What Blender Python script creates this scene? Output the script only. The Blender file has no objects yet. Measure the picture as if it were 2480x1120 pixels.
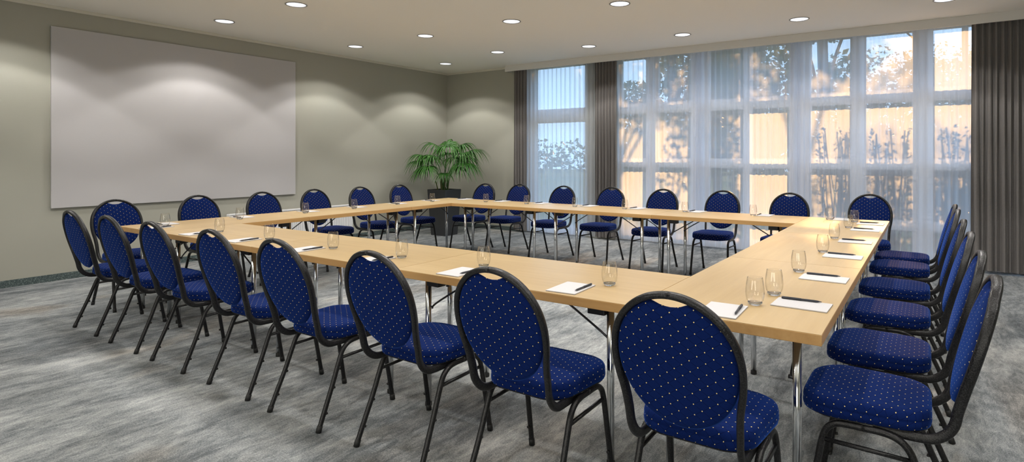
import bpy, bmesh, math, random
from mathutils import Vector, Matrix
C = bpy.context.scene.collection
R = random.Random(7)
PI = math.pi

# ------------------------------------------------------------------ camera
AL = 0.5863; F = 1403.66; CXP = 1314.85; CYP = 379.76; H = 1.349
cam = bpy.data.cameras.new('camera'); co = bpy.data.objects.new('camera', cam); C.objects.link(co)
cam.sensor_fit = 'HORIZONTAL'; cam.sensor_width = 36.0; cam.lens = F / 2480 * 36
cam.shift_x = -(CXP - 1240) / 2480; cam.shift_y = (CYP - 560) / 2480
cam.clip_start = 0.05; cam.clip_end = 300
co.location = (0, 0, H); co.rotation_euler = (PI / 2, 0, AL)
bpy.context.scene.camera = co

# ------------------------------------------------------------------ materials
def mat(name):
    m = bpy.data.materials.new(name); m.use_nodes = True
    nt = m.node_tree; b = nt.nodes['Principled BSDF']
    return m, nt, b
def N(nt, t, **kw):
    n = nt.nodes.new(t)
    for k, v in kw.items(): setattr(n, k, v)
    return n
def L(nt, a, b): nt.links.new(a, b)
def plain(name, col, rough=0.5, metal=0.0, spec=0.5, bump=None):
    m, nt, b = mat(name)
    b.inputs['Base Color'].default_value = (*col, 1); b.inputs['Roughness'].default_value = rough
    b.inputs['Metallic'].default_value = metal; b.inputs['Specular IOR Level'].default_value = spec
    if bump:
        sc, st, ds = bump
        tc = N(nt, 'ShaderNodeTexCoord'); no = N(nt, 'ShaderNodeTexNoise'); bp = N(nt, 'ShaderNodeBump')
        no.inputs['Scale'].default_value = sc; no.inputs['Detail'].default_value = 3
        bp.inputs['Strength'].default_value = st; bp.inputs['Distance'].default_value = ds
        L(nt, tc.outputs['Object'], no.inputs['Vector']); L(nt, no.outputs['Fac'], bp.inputs['Height']); L(nt, bp.outputs['Normal'], b.inputs['Normal'])
    return m
def ramp(nt, fac, stops):
    r = N(nt, 'ShaderNodeValToRGB'); e = r.color_ramp.elements
    while len(e) > 2: e.remove(e[-1])
    e[0].position = stops[0][0]; e[0].color = (*stops[0][1], 1); e[1].position = stops[-1][0]; e[1].color = (*stops[-1][1], 1)
    for p, c in stops[1:-1]:
        q = e.new(p); q.color = (*c, 1)
    L(nt, fac, r.inputs['Fac']); return r
def M(nt, op, a, b=None, c=None):
    n = N(nt, 'ShaderNodeMath', operation=op)
    for i, v in enumerate((a, b, c)):
        if v is None: continue
        if isinstance(v, (int, float)): n.inputs[i].default_value = v
        else: L(nt, v, n.inputs[i])
    return n.outputs[0]

def wood_mat(name, dark, mid, light):
    m, nt, b = mat(name)
    tc = N(nt, 'ShaderNodeTexCoord'); oi = N(nt, 'ShaderNodeObjectInfo')
    off = N(nt, 'ShaderNodeVectorMath', operation='ADD'); L(nt, tc.outputs['Object'], off.inputs[0])
    sc = N(nt, 'ShaderNodeVectorMath', operation='SCALE'); L(nt, oi.outputs['Location'], sc.inputs[0]); sc.inputs['Scale'].default_value = 3.7
    L(nt, sc.outputs[0], off.inputs[1])
    mp = N(nt, 'ShaderNodeMapping'); mp.inputs['Scale'].default_value = (1.6, 22, 22); L(nt, off.outputs[0], mp.inputs['Vector'])
    n1 = N(nt, 'ShaderNodeTexNoise'); n1.inputs['Scale'].default_value = 1.0; n1.inputs['Detail'].default_value = 6; n1.inputs['Roughness'].default_value = .62; L(nt, mp.outputs[0], n1.inputs['Vector'])
    mp2 = N(nt, 'ShaderNodeMapping'); mp2.inputs['Scale'].default_value = (1.1, 3.2, 3.2); L(nt, off.outputs[0], mp2.inputs['Vector'])
    n2 = N(nt, 'ShaderNodeTexNoise'); n2.inputs['Scale'].default_value = 1.0; n2.inputs['Detail'].default_value = 3; L(nt, mp2.outputs[0], n2.inputs['Vector'])
    f = M(nt, 'ADD', M(nt, 'MULTIPLY', n1.outputs['Fac'], .6), M(nt, 'MULTIPLY', n2.outputs['Fac'], .4))
    r = ramp(nt, f, [(.34, dark), (.5, mid), (.68, light)])
    L(nt, r.outputs['Color'], b.inputs['Base Color'])
    b.inputs['Roughness'].default_value = .33; b.inputs['Specular IOR Level'].default_value = .42
    return m
MT = {}
MT['wood'] = wood_mat('beech_top', (.435, .300, .140), (.48, .34, .167), (.53, .385, .198))
MT['edge'] = wood_mat('beech_edge', (.43, .24, .085), (.50, .29, .11), (.56, .34, .14))
MT['chrome'] = plain('chrome', (.74, .76, .78), .13, 1.0)
MT['black'] = plain('black_plastic', (.012, .011, .010), .45)
MT['darksteel'] = plain('dark_steel', (.06, .06, .065), .35, .8)
MT['foot'] = plain('black_rubber', (.008, .008, .008), .6)

def hammered():
    m, nt, b = mat('hammered_black_paint')
    tc = N(nt, 'ShaderNodeTexCoord'); no = N(nt, 'ShaderNodeTexNoise'); no.inputs['Scale'].default_value = 260; no.inputs['Detail'].default_value = 2
    L(nt, tc.outputs['Object'], no.inputs['Vector'])
    r = ramp(nt, no.outputs['Fac'], [(.45, (.004, .004, .0045)), (.66, (.022, .022, .024))])
    L(nt, r.outputs['Color'], b.inputs['Base Color'])
    bp = N(nt, 'ShaderNodeBump'); bp.inputs['Strength'].default_value = .55; bp.inputs['Distance'].default_value = .0016
    L(nt, no.outputs['Fac'], bp.inputs['Height']); L(nt, bp.outputs['Normal'], b.inputs['Normal'])
    b.inputs['Roughness'].default_value = .32; b.inputs['Metallic'].default_value = 0; b.inputs['Specular IOR Level'].default_value = .34
    return m
MT['frame'] = hammered()

def fabric():
    m, nt, b = mat('navy_dotted_fabric')
    uv = N(nt, 'ShaderNodeUVMap'); sp = N(nt, 'ShaderNodeSeparateXYZ'); L(nt, uv.outputs[0], sp.inputs[0])
    A, B = .050, .036
    xa = M(nt, 'DIVIDE', sp.outputs[0], A); zb = M(nt, 'DIVIDE', sp.outputs[1], B)
    u = M(nt, 'ADD', xa, zb); v = M(nt, 'SUBTRACT', xa, zb)
    du = M(nt, 'SUBTRACT', M(nt, 'FRACT', u), .5); dv = M(nt, 'SUBTRACT', M(nt, 'FRACT', v), .5)
    px = M(nt, 'MULTIPLY', M(nt, 'ADD', du, dv), A / 2); pz = M(nt, 'MULTIPLY', M(nt, 'SUBTRACT', du, dv), B / 2)
    d = M(nt, 'SQRT', M(nt, 'ADD', M(nt, 'MULTIPLY', px, px), M(nt, 'MULTIPLY', pz, pz)))
    dot = M(nt, 'LESS_THAN', d, .0019)
    ln = M(nt, 'LESS_THAN', M(nt, 'MINIMUM', M(nt, 'ABSOLUTE', du), M(nt, 'ABSOLUTE', dv)), .022)
    no = N(nt, 'ShaderNodeTexNoise'); no.inputs['Scale'].default_value = 900; L(nt, uv.outputs[0], no.inputs['Vector'])
    base = ramp(nt, no.outputs['Fac'], [(.3, (.0022, .0088, .062)), (.7, (.0036, .0150, .098))])
    m1 = N(nt, 'ShaderNodeMix', data_type='RGBA'); L(nt, ln, m1.inputs['Factor']); L(nt, base.outputs['Color'], m1.inputs['A']); m1.inputs['B'].default_value = (.0016, .005, .036, 1)
    m2 = N(nt, 'ShaderNodeMix', data_type='RGBA'); L(nt, dot, m2.inputs['Factor']); L(nt, m1.outputs['Result'], m2.inputs['A']); m2.inputs['B'].default_value = (.82, .64, .27, 1)
    L(nt, m2.outputs['Result'], b.inputs['Base Color'])
    b.inputs['Roughness'].default_value = .85; b.inputs['Specular IOR Level'].default_value = .06
    b.inputs['Sheen Weight'].default_value = .3; b.inputs['Sheen Roughness'].default_value = .35; b.inputs['Sheen Tint'].default_value = (.05, .22, 1, 1)
    bp = N(nt, 'ShaderNodeBump'); bp.inputs['Strength'].default_value = .25; bp.inputs['Distance'].default_value = .001
    L(nt, no.outputs['Fac'], bp.inputs['Height']); L(nt, bp.outputs['Normal'], b.inputs['Normal'])
    return m
MT['fabric'] = fabric()

def carpet():
    m, nt, b = mat('mottled_grey_carpet')
    tc = N(nt, 'ShaderNodeTexCoord')
    def noise(scale, s, det, rough, dist=0):
        mp = N(nt, 'ShaderNodeMapping'); mp.inputs['Scale'].default_value = scale; mp.inputs['Rotation'].default_value = (0, 0, .06)
        L(nt, tc.outputs['Object'], mp.inputs['Vector'])
        n = N(nt, 'ShaderNodeTexNoise'); n.inputs['Scale'].default_value = s; n.inputs['Detail'].default_value = det; n.inputs['Roughness'].default_value = rough; n.inputs['Distortion'].default_value = dist
        L(nt, mp.outputs[0], n.inputs['Vector']); return n.outputs['Fac']
    big = noise((1, .42, 1), 1.3, 5, .62, .5)
    streak = noise((1.0, .30, 1), 30, 8, .82, .6)
    fine = noise((1, .8, 1), 170, 3, .7)
    mid = noise((1, .34, 1), 7, 5, .7, .4)
    f = M(nt, 'ADD', M(nt, 'ADD', M(nt, 'MULTIPLY', big, .36), M(nt, 'MULTIPLY', streak, .34)), M(nt, 'ADD', M(nt, 'MULTIPLY', fine, .30), M(nt, 'MULTIPLY', mid, .28)))
    r = ramp(nt, f, [(.505, (.056, .063, .071)), (.60, (.156, .170, .180)), (.68, (.31, .325, .33)), (.77, (.52, .53, .52))])
    tint = noise((1, .6, 1), .9, 3, .6, .6)
    tr = ramp(nt, tint, [(.56, (0, 0, 0)), (.70, (1, 1, 1))])
    mx = N(nt, 'ShaderNodeMix', data_type='RGBA', blend_type='MULTIPLY'); L(nt, M(nt, 'MULTIPLY', tr.outputs['Color'], .55), mx.inputs['Factor']); L(nt, r.outputs['Color'], mx.inputs['A']); mx.inputs['B'].default_value = (1.02, .84, .68, 1)
    L(nt, mx.outputs['Result'], b.inputs['Base Color'])
    b.inputs['Roughness'].default_value = .95; b.inputs['Specular IOR Level'].default_value = .1
    bp = N(nt, 'ShaderNodeBump'); bp.inputs['Strength'].default_value = .5; bp.inputs['Distance'].default_value = .004
    L(nt, M(nt, 'ADD', fine, streak), bp.inputs['Height']); L(nt, bp.outputs['Normal'], b.inputs['Normal'])
    return m
MT['carpet'] = carpet()
MT['wall'] = plain('sage_wall_paint', (.37, .365, .313), .85, 0, .2, (90, .08, .002))
MT['ceiling'] = plain('ceiling_paint', (.91, .88, .81), .9, 0, .15, (60, .05, .002))
MT['cornice'] = plain('cornice_paint', (.62, .60, .52), .8)
MT['pelmet'] = plain('pelmet_paint', (.66, .65, .62), .6)
MT['panel'] = plain('white_panel', (.455, .443, .446), .75, 0, .25, (400, .12, .0008))
MT['panel_edge'] = plain('panel_edge', (.6, .59, .57), .5)
MT['whitemetal'] = plain('white_enamel', (.78, .78, .79), .35)
MT['frame_white'] = plain('white_window_frame', (.80, .80, .82), .4)
MT['paper'] = plain('paper', (.56, .55, .565), .7)
MT['pen'] = plain('pen_body', (.012, .014, .024), .35)
MT['planter'] = plain('planter_graphite', (.032, .034, .036), .5, 0, .4, (140, .1, .001))
MT['soil'] = plain('soil', (.05, .03, .018), .95, 0, .1, (60, .8, .01))
MT['stem'] = plain('palm_stem', (.10, .13, .035), .6)
MT['trim_ring'] = plain('trim_ring_grey', (.30, .29, .27), .4, .3)
MT['socket'] = plain('socket_plastic', (.62, .60, .53), .45)
MT['bark'] = plain('bark', (.07, .05, .035), .9, 0, .1, (25, .8, .02))
MT['grass'] = plain('lawn', (.05, .075, .03), .95, 0, .1, (40, .8, .02))
MT['facade'] = plain('ochre_render', (.52, .36, .2), .9, 0, .1)

def terrazzo():
    m, nt, b = mat('speckled_dark_skirting')
    tc = N(nt, 'ShaderNodeTexCoord'); v = N(nt, 'ShaderNodeTexNoise'); v.inputs['Scale'].default_value = 130; v.inputs['Detail'].default_value = 3
    L(nt, tc.outputs['Object'], v.inputs['Vector'])
    r = ramp(nt, v.outputs['Fac'], [(.4, (.035, .055, .055)), (.56, (.075, .10, .10)), (.68, (.20, .25, .24))])
    L(nt, r.outputs['Color'], b.inputs['Base Color']); b.inputs['Roughness'].default_value = .55
    return m
MT['skirting'] = terrazzo()

def cloth(name, col, scale):
    m, nt, b = mat(name)
    tc = N(nt, 'ShaderNodeTexCoord'); mp = N(nt, 'ShaderNodeMapping'); mp.inputs['Scale'].default_value = (scale, scale, scale * .2); L(nt, tc.outputs['Object'], mp.inputs['Vector'])
    n = N(nt, 'ShaderNodeTexNoise'); n.inputs['Scale'].default_value = 1; L(nt, mp.outputs[0], n.inputs['Vector'])
    r = ramp(nt, n.outputs['Fac'], [(.3, tuple(c * .88 for c in col)), (.7, tuple(c * 1.1 for c in col))])
    L(nt, r.outputs['Color'], b.inputs['Base Color']); b.inputs['Roughness'].default_value = .9; b.inputs['Specular IOR Level'].default_value = .15
    b.inputs['Sheen Weight'].default_value = .15
    return m
MT['drape'] = cloth('taupe_drape', (.160, .150, .145), 300)

def sheer():
    m = bpy.data.materials.new('white_voile'); m.use_nodes = True; nt = m.node_tree; nt.nodes.clear()
    o = N(nt, 'ShaderNodeOutputMaterial')
    tr = N(nt, 'ShaderNodeBsdfTransparent'); tr.inputs['Color'].default_value = (1, 1, 1, 1)
    tl = N(nt, 'ShaderNodeBsdfTranslucent'); tl.inputs['Color'].default_value = (.80, .83, .9, 1)
    df = N(nt, 'ShaderNodeBsdfDiffuse'); df.inputs['Color'].default_value = (.66, .70, .78, 1)
    m1 = N(nt, 'ShaderNodeMixShader'); m1.inputs[0].default_value = .20; L(nt, tl.outputs[0], m1.inputs[1]); L(nt, df.outputs[0], m1.inputs[2])
    # the weave closes up where the cloth turns edge-on
    lw = N(nt, 'ShaderNodeLayerWeight'); lw.inputs['Blend'].default_value = .5
    f = M(nt, 'MINIMUM', M(nt, 'ADD', M(nt, 'MULTIPLY', lw.outputs['Facing'], .26), .70), .97)
    m2 = N(nt, 'ShaderNodeMixShader'); L(nt, f, m2.inputs[0]); L(nt, tr.outputs[0], m2.inputs[1]); L(nt, m1.outputs[0], m2.inputs[2])
    L(nt, m2.outputs[0], o.inputs['Surface']); return m
MT['sheer'] = sheer()

def thin_glass(name, tint, ior=1.45, boost=1.0):
    m = bpy.data.materials.new(name); m.use_nodes = True; nt = m.node_tree; nt.nodes.clear()
    o = N(nt, 'ShaderNodeOutputMaterial'); tr = N(nt, 'ShaderNodeBsdfTransparent'); tr.inputs['Color'].default_value = (*tint, 1)
    gl = N(nt, 'ShaderNodeBsdfGlossy'); gl.inputs['Roughness'].default_value = .02
    lw = N(nt, 'ShaderNodeLayerWeight'); lw.inputs['Blend'].default_value = .5
    f0 = ((ior - 1) / (ior + 1)) ** 2
    mx = N(nt, 'ShaderNodeMixShader'); L(nt, M(nt, 'ADD', M(nt, 'MULTIPLY', M(nt, 'POWER', lw.outputs['Facing'], 4.0), boost), f0), mx.inputs[0]); L(nt, tr.outputs[0], mx.inputs[1]); L(nt, gl.outputs[0], mx.inputs[2])
    L(nt, mx.outputs[0], o.inputs['Surface']); return m
MT['pane'] = thin_glass('window_glass', (.96, .98, .98), 1.3)
MT['tumbler'] = thin_glass('tumbler_glass', (.99, .99, .985), 1.55, 1.0)
def solid_glass():
    m, nt, b = mat('thick_glass'); b.inputs['Base Color'].default_value = (.98, .97, .95, 1); b.inputs['Roughness'].default_value = 0.02
    b.inputs['Transmission Weight'].default_value = 1; b.inputs['IOR'].default_value = 1.48; return m
MT['glassbase'] = solid_glass()

def leaf_mat(name, a, bcol, trans=.35, spec=.4):
    m = bpy.data.materials.new(name); m.use_nodes = True; nt = m.node_tree; b = nt.nodes['Principled BSDF']; o = nt.nodes['Material Output']
    tc = N(nt, 'ShaderNodeTexCoord'); n = N(nt, 'ShaderNodeTexNoise'); n.inputs['Scale'].default_value = 9; L(nt, tc.outputs['Object'], n.inputs['Vector'])
    r = ramp(nt, n.outputs['Fac'], [(.3, a), (.7, bcol)]); L(nt, r.outputs['Color'], b.inputs['Base Color']); b.inputs['Roughness'].default_value = .42; b.inputs['Specular IOR Level'].default_value = spec
    t = N(nt, 'ShaderNodeBsdfTranslucent'); L(nt, r.outputs['Color'], t.inputs['Color']); mx = N(nt, 'ShaderNodeMixShader'); mx.inputs[0].default_value = trans
    L(nt, b.outputs[0], mx.inputs[1]); L(nt, t.outputs[0], mx.inputs[2]); L(nt, mx.outputs[0], o.inputs['Surface']); return m
MT['palm'] = leaf_mat('palm_leaf', (.022, .10, .014), (.065, .215, .03), .22, .6)
MT['leaf'] = leaf_mat('tree_leaf', (.05, .07, .02), (.10, .12, .04), .45)
MT['leaf2'] = leaf_mat('shrub_leaf', (.06, .065, .025), (.14, .11, .05), .45)

def lamp_mat():
    m = bpy.data.materials.new('lit_reflector'); m.use_nodes = True; nt = m.node_tree; nt.nodes.clear()
    o = N(nt, 'ShaderNodeOutputMaterial'); e = N(nt, 'ShaderNodeEmission')
    tc = N(nt, 'ShaderNodeTexCoord'); n = N(nt, 'ShaderNodeTexNoise'); n.inputs['Scale'].default_value = 45; n.inputs['Detail'].default_value = 2
    L(nt, tc.outputs['Object'], n.inputs['Vector'])
    r = ramp(nt, n.outputs['Fac'], [(.40, (.62, .63, .70)), (.52, (1, 1, 1))]); L(nt, r.outputs['Color'], e.inputs['Color']); e.inputs['Strength'].default_value = LAMP_E
    L(nt, e.outputs[0], o.inputs['Surface']); return m

# ------------------------------------------------------------------ mesh helpers
class MB:
    def __init__(s): s.v = []; s.f = []; s.uv = []; s.hasuv = False; s.sm = []
    def add(s, verts, faces, uvs=None, smooth=True):
        o = len(s.v); s.v += [tuple(v) for v in verts]
        if uvs: s.hasuv = True
        s.uv += uvs if uvs else [(0, 0)] * len(verts)
        for f in faces: s.f.append(tuple(i + o for i in f)); s.sm.append(smooth)
        return s
    def box(s, x0, x1, y0, y1, z0, z1):
        v = [(x0, y0, z0), (x1, y0, z0), (x1, y1, z0), (x0, y1, z0), (x0, y0, z1), (x1, y0, z1), (x1, y1, z1), (x0, y1, z1)]
        return s.add(v, [(0, 3, 2, 1), (4, 5, 6, 7), (0, 1, 5, 4), (1, 2, 6, 5), (2, 3, 7, 6), (3, 0, 4, 7)], smooth=False)
    def bbox(s, x0, x1, y0, y1, z0, z1, b=.003):   # box with chamfered edges
        bm = bmesh.new(); bmesh.ops.create_cube(bm, size=1)
        for v in bm.verts: v.co = Vector(((x0 + x1) / 2 + v.co.x * (x1 - x0), (y0 + y1) / 2 + v.co.y * (y1 - y0), (z0 + z1) / 2 + v.co.z * (z1 - z0)))
        bmesh.ops.bevel(bm, geom=bm.edges[:], offset=b, segments=2, affect='EDGES', profile=.6)
        bm.verts.index_update(); v = [q.co[:] for q in bm.verts]; f = [[q.index for q in p.verts] for p in bm.faces]; bm.free()
        return s.add(v, f, smooth=False)
    def sweep(s, pts, prof, closed=False, n0=None, caps=True):
        P = [Vector(p) for p in pts]; n = len(P); k = len(prof); T = []
        for i in range(n):
            a = P[(i - 1) % n] if (closed or i > 0) else P[0]; b = P[(i + 1) % n] if (closed or i < n - 1) else P[-1]
            T.append((b - a).normalized())
        nn = Vector(n0) if n0 else (Vector((0, 0, 1)) if abs(T[0].z) < .9 else Vector((1, 0, 0)))
        vs = []
        for i in range(n):
            nn = (nn - T[i] * nn.dot(T[i])).normalized(); bb = T[i].cross(nn)
            for a, b in prof: vs.append(P[i] + nn * a + bb * b)
        fs = []
        for i in range(n if closed else n - 1):
            j = (i + 1) % n
            for q in range(k): fs.append((i * k + q, i * k + (q + 1) % k, j * k + (q + 1) % k, j * k + q))
        if caps and not closed: fs += [tuple(range(k))[::-1], tuple((n - 1) * k + q for q in range(k))]
        return s.add(vs, fs)
    def tube(s, pts, r, seg=10, **kw):
        return s.sweep(pts, [(r * math.cos(2 * PI * i / seg), r * math.sin(2 * PI * i / seg)) for i in range(seg)], **kw)
    def lathe(s, prof, seg=32, c=(0, 0, 0), close=False):
        k = len(prof); vs = []
        for i in range(seg):
            a = 2 * PI * i / seg
            for r, z in prof: vs.append((c[0] + r * math.cos(a), c[1] + r * math.sin(a), c[2] + z))
        fs = []
        for i in range(seg):
            j = (i + 1) % seg
            for q in range(k - 1 if not close else k): fs.append((i * k + q, j * k + q, j * k + (q + 1) % k, i * k + (q + 1) % k))
        return s.add(vs, fs)
    def build(s, name, m, parent=None, loc=None):
        me = bpy.data.meshes.new(name); me.from_pydata(s.v, [], s.f); me.validate()
        if len(me.polygons) == len(s.sm): me.polygons.foreach_set('use_smooth', s.sm)
        if s.hasuv:
            u = me.uv_layers.new(name='UVMap')
            for l in me.loops: u.data[l.index].uv = s.uv[l.vertex_index]
        me.materials.append(MT[m] if isinstance(m, str) else m); me.update()
        o = bpy.data.objects.new(name, me); C.objects.link(o)
        if parent: o.parent = parent
        if loc: o.location = loc
        return o
def spline(pts, per=6):
    P = [Vector(p) for p in pts]; out = []
    for i in range(len(P) - 1):
        a, b, c, d = P[max(i - 1, 0)], P[i], P[i + 1], P[min(i + 2, len(P) - 1)]
        for j in range(per):
            t = j / per; out.append(.5 * ((2 * b) + (c - a) * t + (2 * a - 5 * b + 4 * c - d) * t * t + (3 * b - 3 * c + d - a) * t ** 3))
    out.append(P[-1]); return out
def tag(o, label, cat, group=None):
    o['label'] = label; o['category'] = cat
    if group: o['group'] = group
    return o
def thing(name, label, cat, loc=(0, 0, 0), rz=0, group=None):
    o = bpy.data.objects.new(name, None); C.objects.link(o); o.empty_display_size = .1; o.location = loc; o.rotation_euler = (0, 0, rz)
    return tag(o, label, cat, group)
def struct(o): o['kind'] = 'structure'; return o
KIDS = {}
def copy_tree(o, parent=None):
    c = o.copy(); C.objects.link(c)
    if parent: c.parent = parent
    for ch in KIDS.get(o.name) or list(o.children): copy_tree(ch, c)
    return c
used = set()
def place(proto, loc, rz, label, group):
    o = proto if proto.name not in used else copy_tree(proto)
    used.add(proto.name)
    o.location = loc; o.rotation_euler = (0, 0, rz); o['label'] = label; o['group'] = group
    return o

# ------------------------------------------------------------------ room dimensions
X1, Y1, T, W, LN = -.3006, 6.3702, .74, .7, 1.4
WT = .705
X0 = X1 - 3 * LN - 2 * WT; Y0 = Y1 - 3 * LN
WL, DW, CE = -7.893, 8.474, 2.985         # left wall, back wall, ceiling
XR, YF = 3.2, -2.6                         # right wall, wall behind the camera
YG = 8.62                                  # plane of the window frames
LAMP_E = 1.5

b = MB(); b.box(WL - .2, XR + .2, YF - .2, DW + .35, -.12, 0); struct(b.build('floor', 'carpet'))
b = MB(); b.box(WL - .2, XR + .2, YF - .2, DW + .35, CE, CE + .15); struct(b.build('ceiling', 'ceiling'))
b = MB(); b.box(WL - .2, WL, YF - .2, DW + .3, 0, CE); struct(b.build('wall_left', 'wall'))
b = MB(); b.box(XR, XR + .2, YF - .2, DW + .3, 0, CE); struct(b.build('wall_right', 'wall'))
FILL_WINDOWS = [(-3.9, -1.5), (-.7, 1.7)]      # unseen windows added behind the camera to brighten the ceiling
b = MB(); FZ = (.35, 2.35); xs = [WL] + [q for w in FILL_WINDOWS for q in w] + [XR]
for a, c in zip(xs[0::2], xs[1::2]): b.box(a, c, YF - .2, YF, 0, CE)
for a, c in FILL_WINDOWS: b.box(a, c, YF - .2, YF, 0, FZ[0]); b.box(a, c, YF - .2, YF, FZ[1], CE)
struct(b.build('wall_front', 'wall'))
WO = -6.06                                  # window opening starts here
b = MB(); b.box(WL, WO, DW, DW + .3, 0, CE); b.box(-4.78, -4.22, DW, DW + .3, 0, CE); struct(b.build('wall_back', 'wall'))
# skirtings and cornice
b = MB(); b.bbox(WL, WL + .012, YF, DW, 0, .075, .002); struct(b.build('baseboard_left', 'skirting'))
b = MB(); b.bbox(WL + .012, WO - .02, DW - .012, DW, 0, .075, .002); struct(b.build('baseboard_back', 'skirting'))
b = MB(); b.bbox(WL, WL + .022, YF, DW, CE - .036, CE, .006); struct(b.build('trim_1', 'cornice'))
b = MB(); b.bbox(WL + .022, -6.30, DW - .022, DW, CE - .036, CE, .006); struct(b.build('trim_2', 'cornice'))
b = MB(); b.bbox(-6.335, XR, 8.30, 8.325, 2.877, CE, .003); b.box(-6.335, -6.31, 8.325, DW, 2.877, CE); struct(b.build('trim_3', 'pelmet'))

# ------------------------------------------------------------------ windows
def window(idx, xs, rails, posts):
    """xs = outer extent; posts = solid upright intervals; rails = solid horizontal intervals"""
    x0, x1 = xs; w = MB(); y0, y1 = YG - .035, YG + .035
    for a, c in posts: w.bbox(a, c, y0, y1, 0.0, CE, .006)
    gaps = [(posts[i][1], posts[i + 1][0]) for i in range(len(posts) - 1)]
    for ga, gb in gaps:
        for za, zb in rails: w.bbox(ga - .002, gb + .002, y0, y1, za, zb, .006)
    o = struct(w.build(f'window_{idx}', 'frame_white'))
    for ga, gb in gaps:
        for k in range(len(rails) - 1):
            za, zb = rails[k][1], rails[k + 1][0]
            # slim sash lip and pane
            s = MB(); t = .022
            s.box(ga, ga + t, YG - .02, YG + .02, za, zb); s.box(gb - t, gb, YG - .02, YG + .02, za, zb)
            s.box(ga + t, gb - t, YG - .02, YG + .02, za, za + t); s.box(ga + t, gb - t, YG - .02, YG + .02, zb - t, zb)
            s.build('sash', 'frame_white', o)
            p = MB(); p.box(ga + t, gb - t, YG - .004, YG + .004, za + t, zb - t); p.build('pane', 'pane', o)
    return o
RL = [(0, .13), (.44, .52), (1.205, 1.30), (2.06, 2.18), (2.93, CE)]
window(1, (WO, -4.78), [(0, .13), (.44, .52), (1.965, 2.165), (2.93, CE)], [(WO, -5.86), (-4.80, -4.70)])
window(2, (-4.22, -2.83), RL, [(-4.28, -4.185), (-3.72, -3.55), (-2.99, -2.83)])
window(3, (-2.83, -1.46), RL, [(-2.83, -2.73), (-2.21, -2.13), (-1.585, -1.46)])
window(4, (-1.46, -.05), RL, [(-1.46, -1.34), (-.83, -.69), (-.14, -.05)])
window(5, (-.05, 1.4), RL, [(-.05, .035), (.60, .74), (1.26, 1.4)])
window(6, (1.4, XR), RL, [(1.4, 1.49), (2.05, 2.2), (2.75, XR)])

for k, (a, c) in enumerate(FILL_WINDOWS):
    w = MB(); y0, y1 = YF - .14, YF - .07; m_ = (a + c) / 2
    for p, q in ((a, a + .06), (m_ - .04, m_ + .04), (c - .06, c)): w.bbox(p, q, y0, y1, FZ[0], FZ[1], .005)
    for z in (FZ[0], FZ[1] - .06): w.bbox(a + .055, c - .055, y0, y1, z, z + .06, .005)
    o = struct(w.build(f'window_{7 + k}', 'frame_white'))  # added window, out of view, lets fill light in
    for p, q in ((a + .06, m_ - .04), (m_ + .04, c - .06)):
        g = MB(); g.box(p, q, YF - .11, YF - .10, FZ[0] + .06, FZ[1] - .06); g.build('pane', 'pane', o)
    l = bpy.data.lights.new('portal', 'AREA'); l.shape = 'RECTANGLE'; l.size = c - a; l.size_y = FZ[1] - FZ[0]; l.cycles.is_portal = True
    lo = bpy.data.objects.new('portal', l); C.objects.link(lo); lo.location = (m_, YF - .16, (FZ[0] + FZ[1]) / 2); lo.rotation_euler = (PI / 2, 0, 0); lo.rotation_euler = Vector((0, -1, 0)).to_track_quat('Z', 'Y').to_euler()
l = bpy.data.lights.new('portal', 'AREA'); l.shape = 'RECTANGLE'; l.size = XR - WO; l.size_y = CE; l.cycles.is_portal = True
lo = bpy.data.objects.new('portal', l); C.objects.link(lo); lo.location = ((XR + WO) / 2, YG + .06, CE / 2); lo.rotation_euler = Vector((0, 1, 0)).to_track_quat('Z', 'Y').to_euler()

# ------------------------------------------------------------------ curtains
def drape(x0, x1, y, z0, z1, amp, lam, seed, rows=14, step=.005, top=.55, lean=0):
    r = random.Random(seed); ph = 0; n = int((x1 - x0) / step); cols = []
    l = lam
    for i in range(n + 1):
        ph += 2 * PI * step / l
        l += (lam * r.uniform(.6, 1.5) - l) * .06
        cols.append(ph)
    vs = []; fs = []
    for j in range(rows + 1):
        t = j / rows; z = z0 + (z1 - z0) * t
        a = amp * (top + (1 - top) * (1 - t) ** .7)
        for i in range(n + 1):
            x = x0 + (x1 - x0) * i / n; p = cols[i]
            sway = .35 * math.sin(p * .23 + seed + 1.3 * (1 - t)) * (1 - t)
            yy = a * (math.sin(p + sway) + .28 * math.sin(2.1 * p + seed + .8 * (1 - t)) * (1 - .5 * t))
            xx = x + .012 * math.cos(p * .5 + seed) * (1 - t) + lean * (1 - t) * (i / n - .5)
            vs.append((xx, y + yy, z))
    w = n + 1
    for j in range(rows):
        for i in range(n): fs.append((j * w + i, j * w + i + 1, (j + 1) * w + i + 1, (j + 1) * w + i))
    m = MB(); m.add(vs, fs); return m
drapes = [
    (-6.19, -5.92, 'narrow grey drape gathered at the left end of the window wall, by the corner plant', .026, .058, 3),
    (-4.55, -4.15, 'grey drape hanging between the first and second window, behind the window row of chairs', .026, .055, 5),
    (.425, 2.6, 'wide closed grey drape at the right edge of the window wall', .030, .062, 9)]
for x0, x1, lab, a, l, sd in drapes:
    o = drape(x0, x1, 8.385, .035, 2.95, a, l, sd, step=.004, top=.8).build('curtain', 'drape')
    tag(o, lab, 'curtain', 'grey drapes')
sheers = [
    (-5.96, -4.50, 'white sheer curtain over the leftmost window, between two grey drapes', 11),
    (-4.19, -2.76, 'white sheer curtain directly right of the middle grey drape', 12),
    (-2.88, -1.42, 'white sheer curtain over the shaded panes in the middle of the long window', 13),
    (-1.52, .46, 'white sheer curtain ending at the wide grey drape on the right', 14)]
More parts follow.
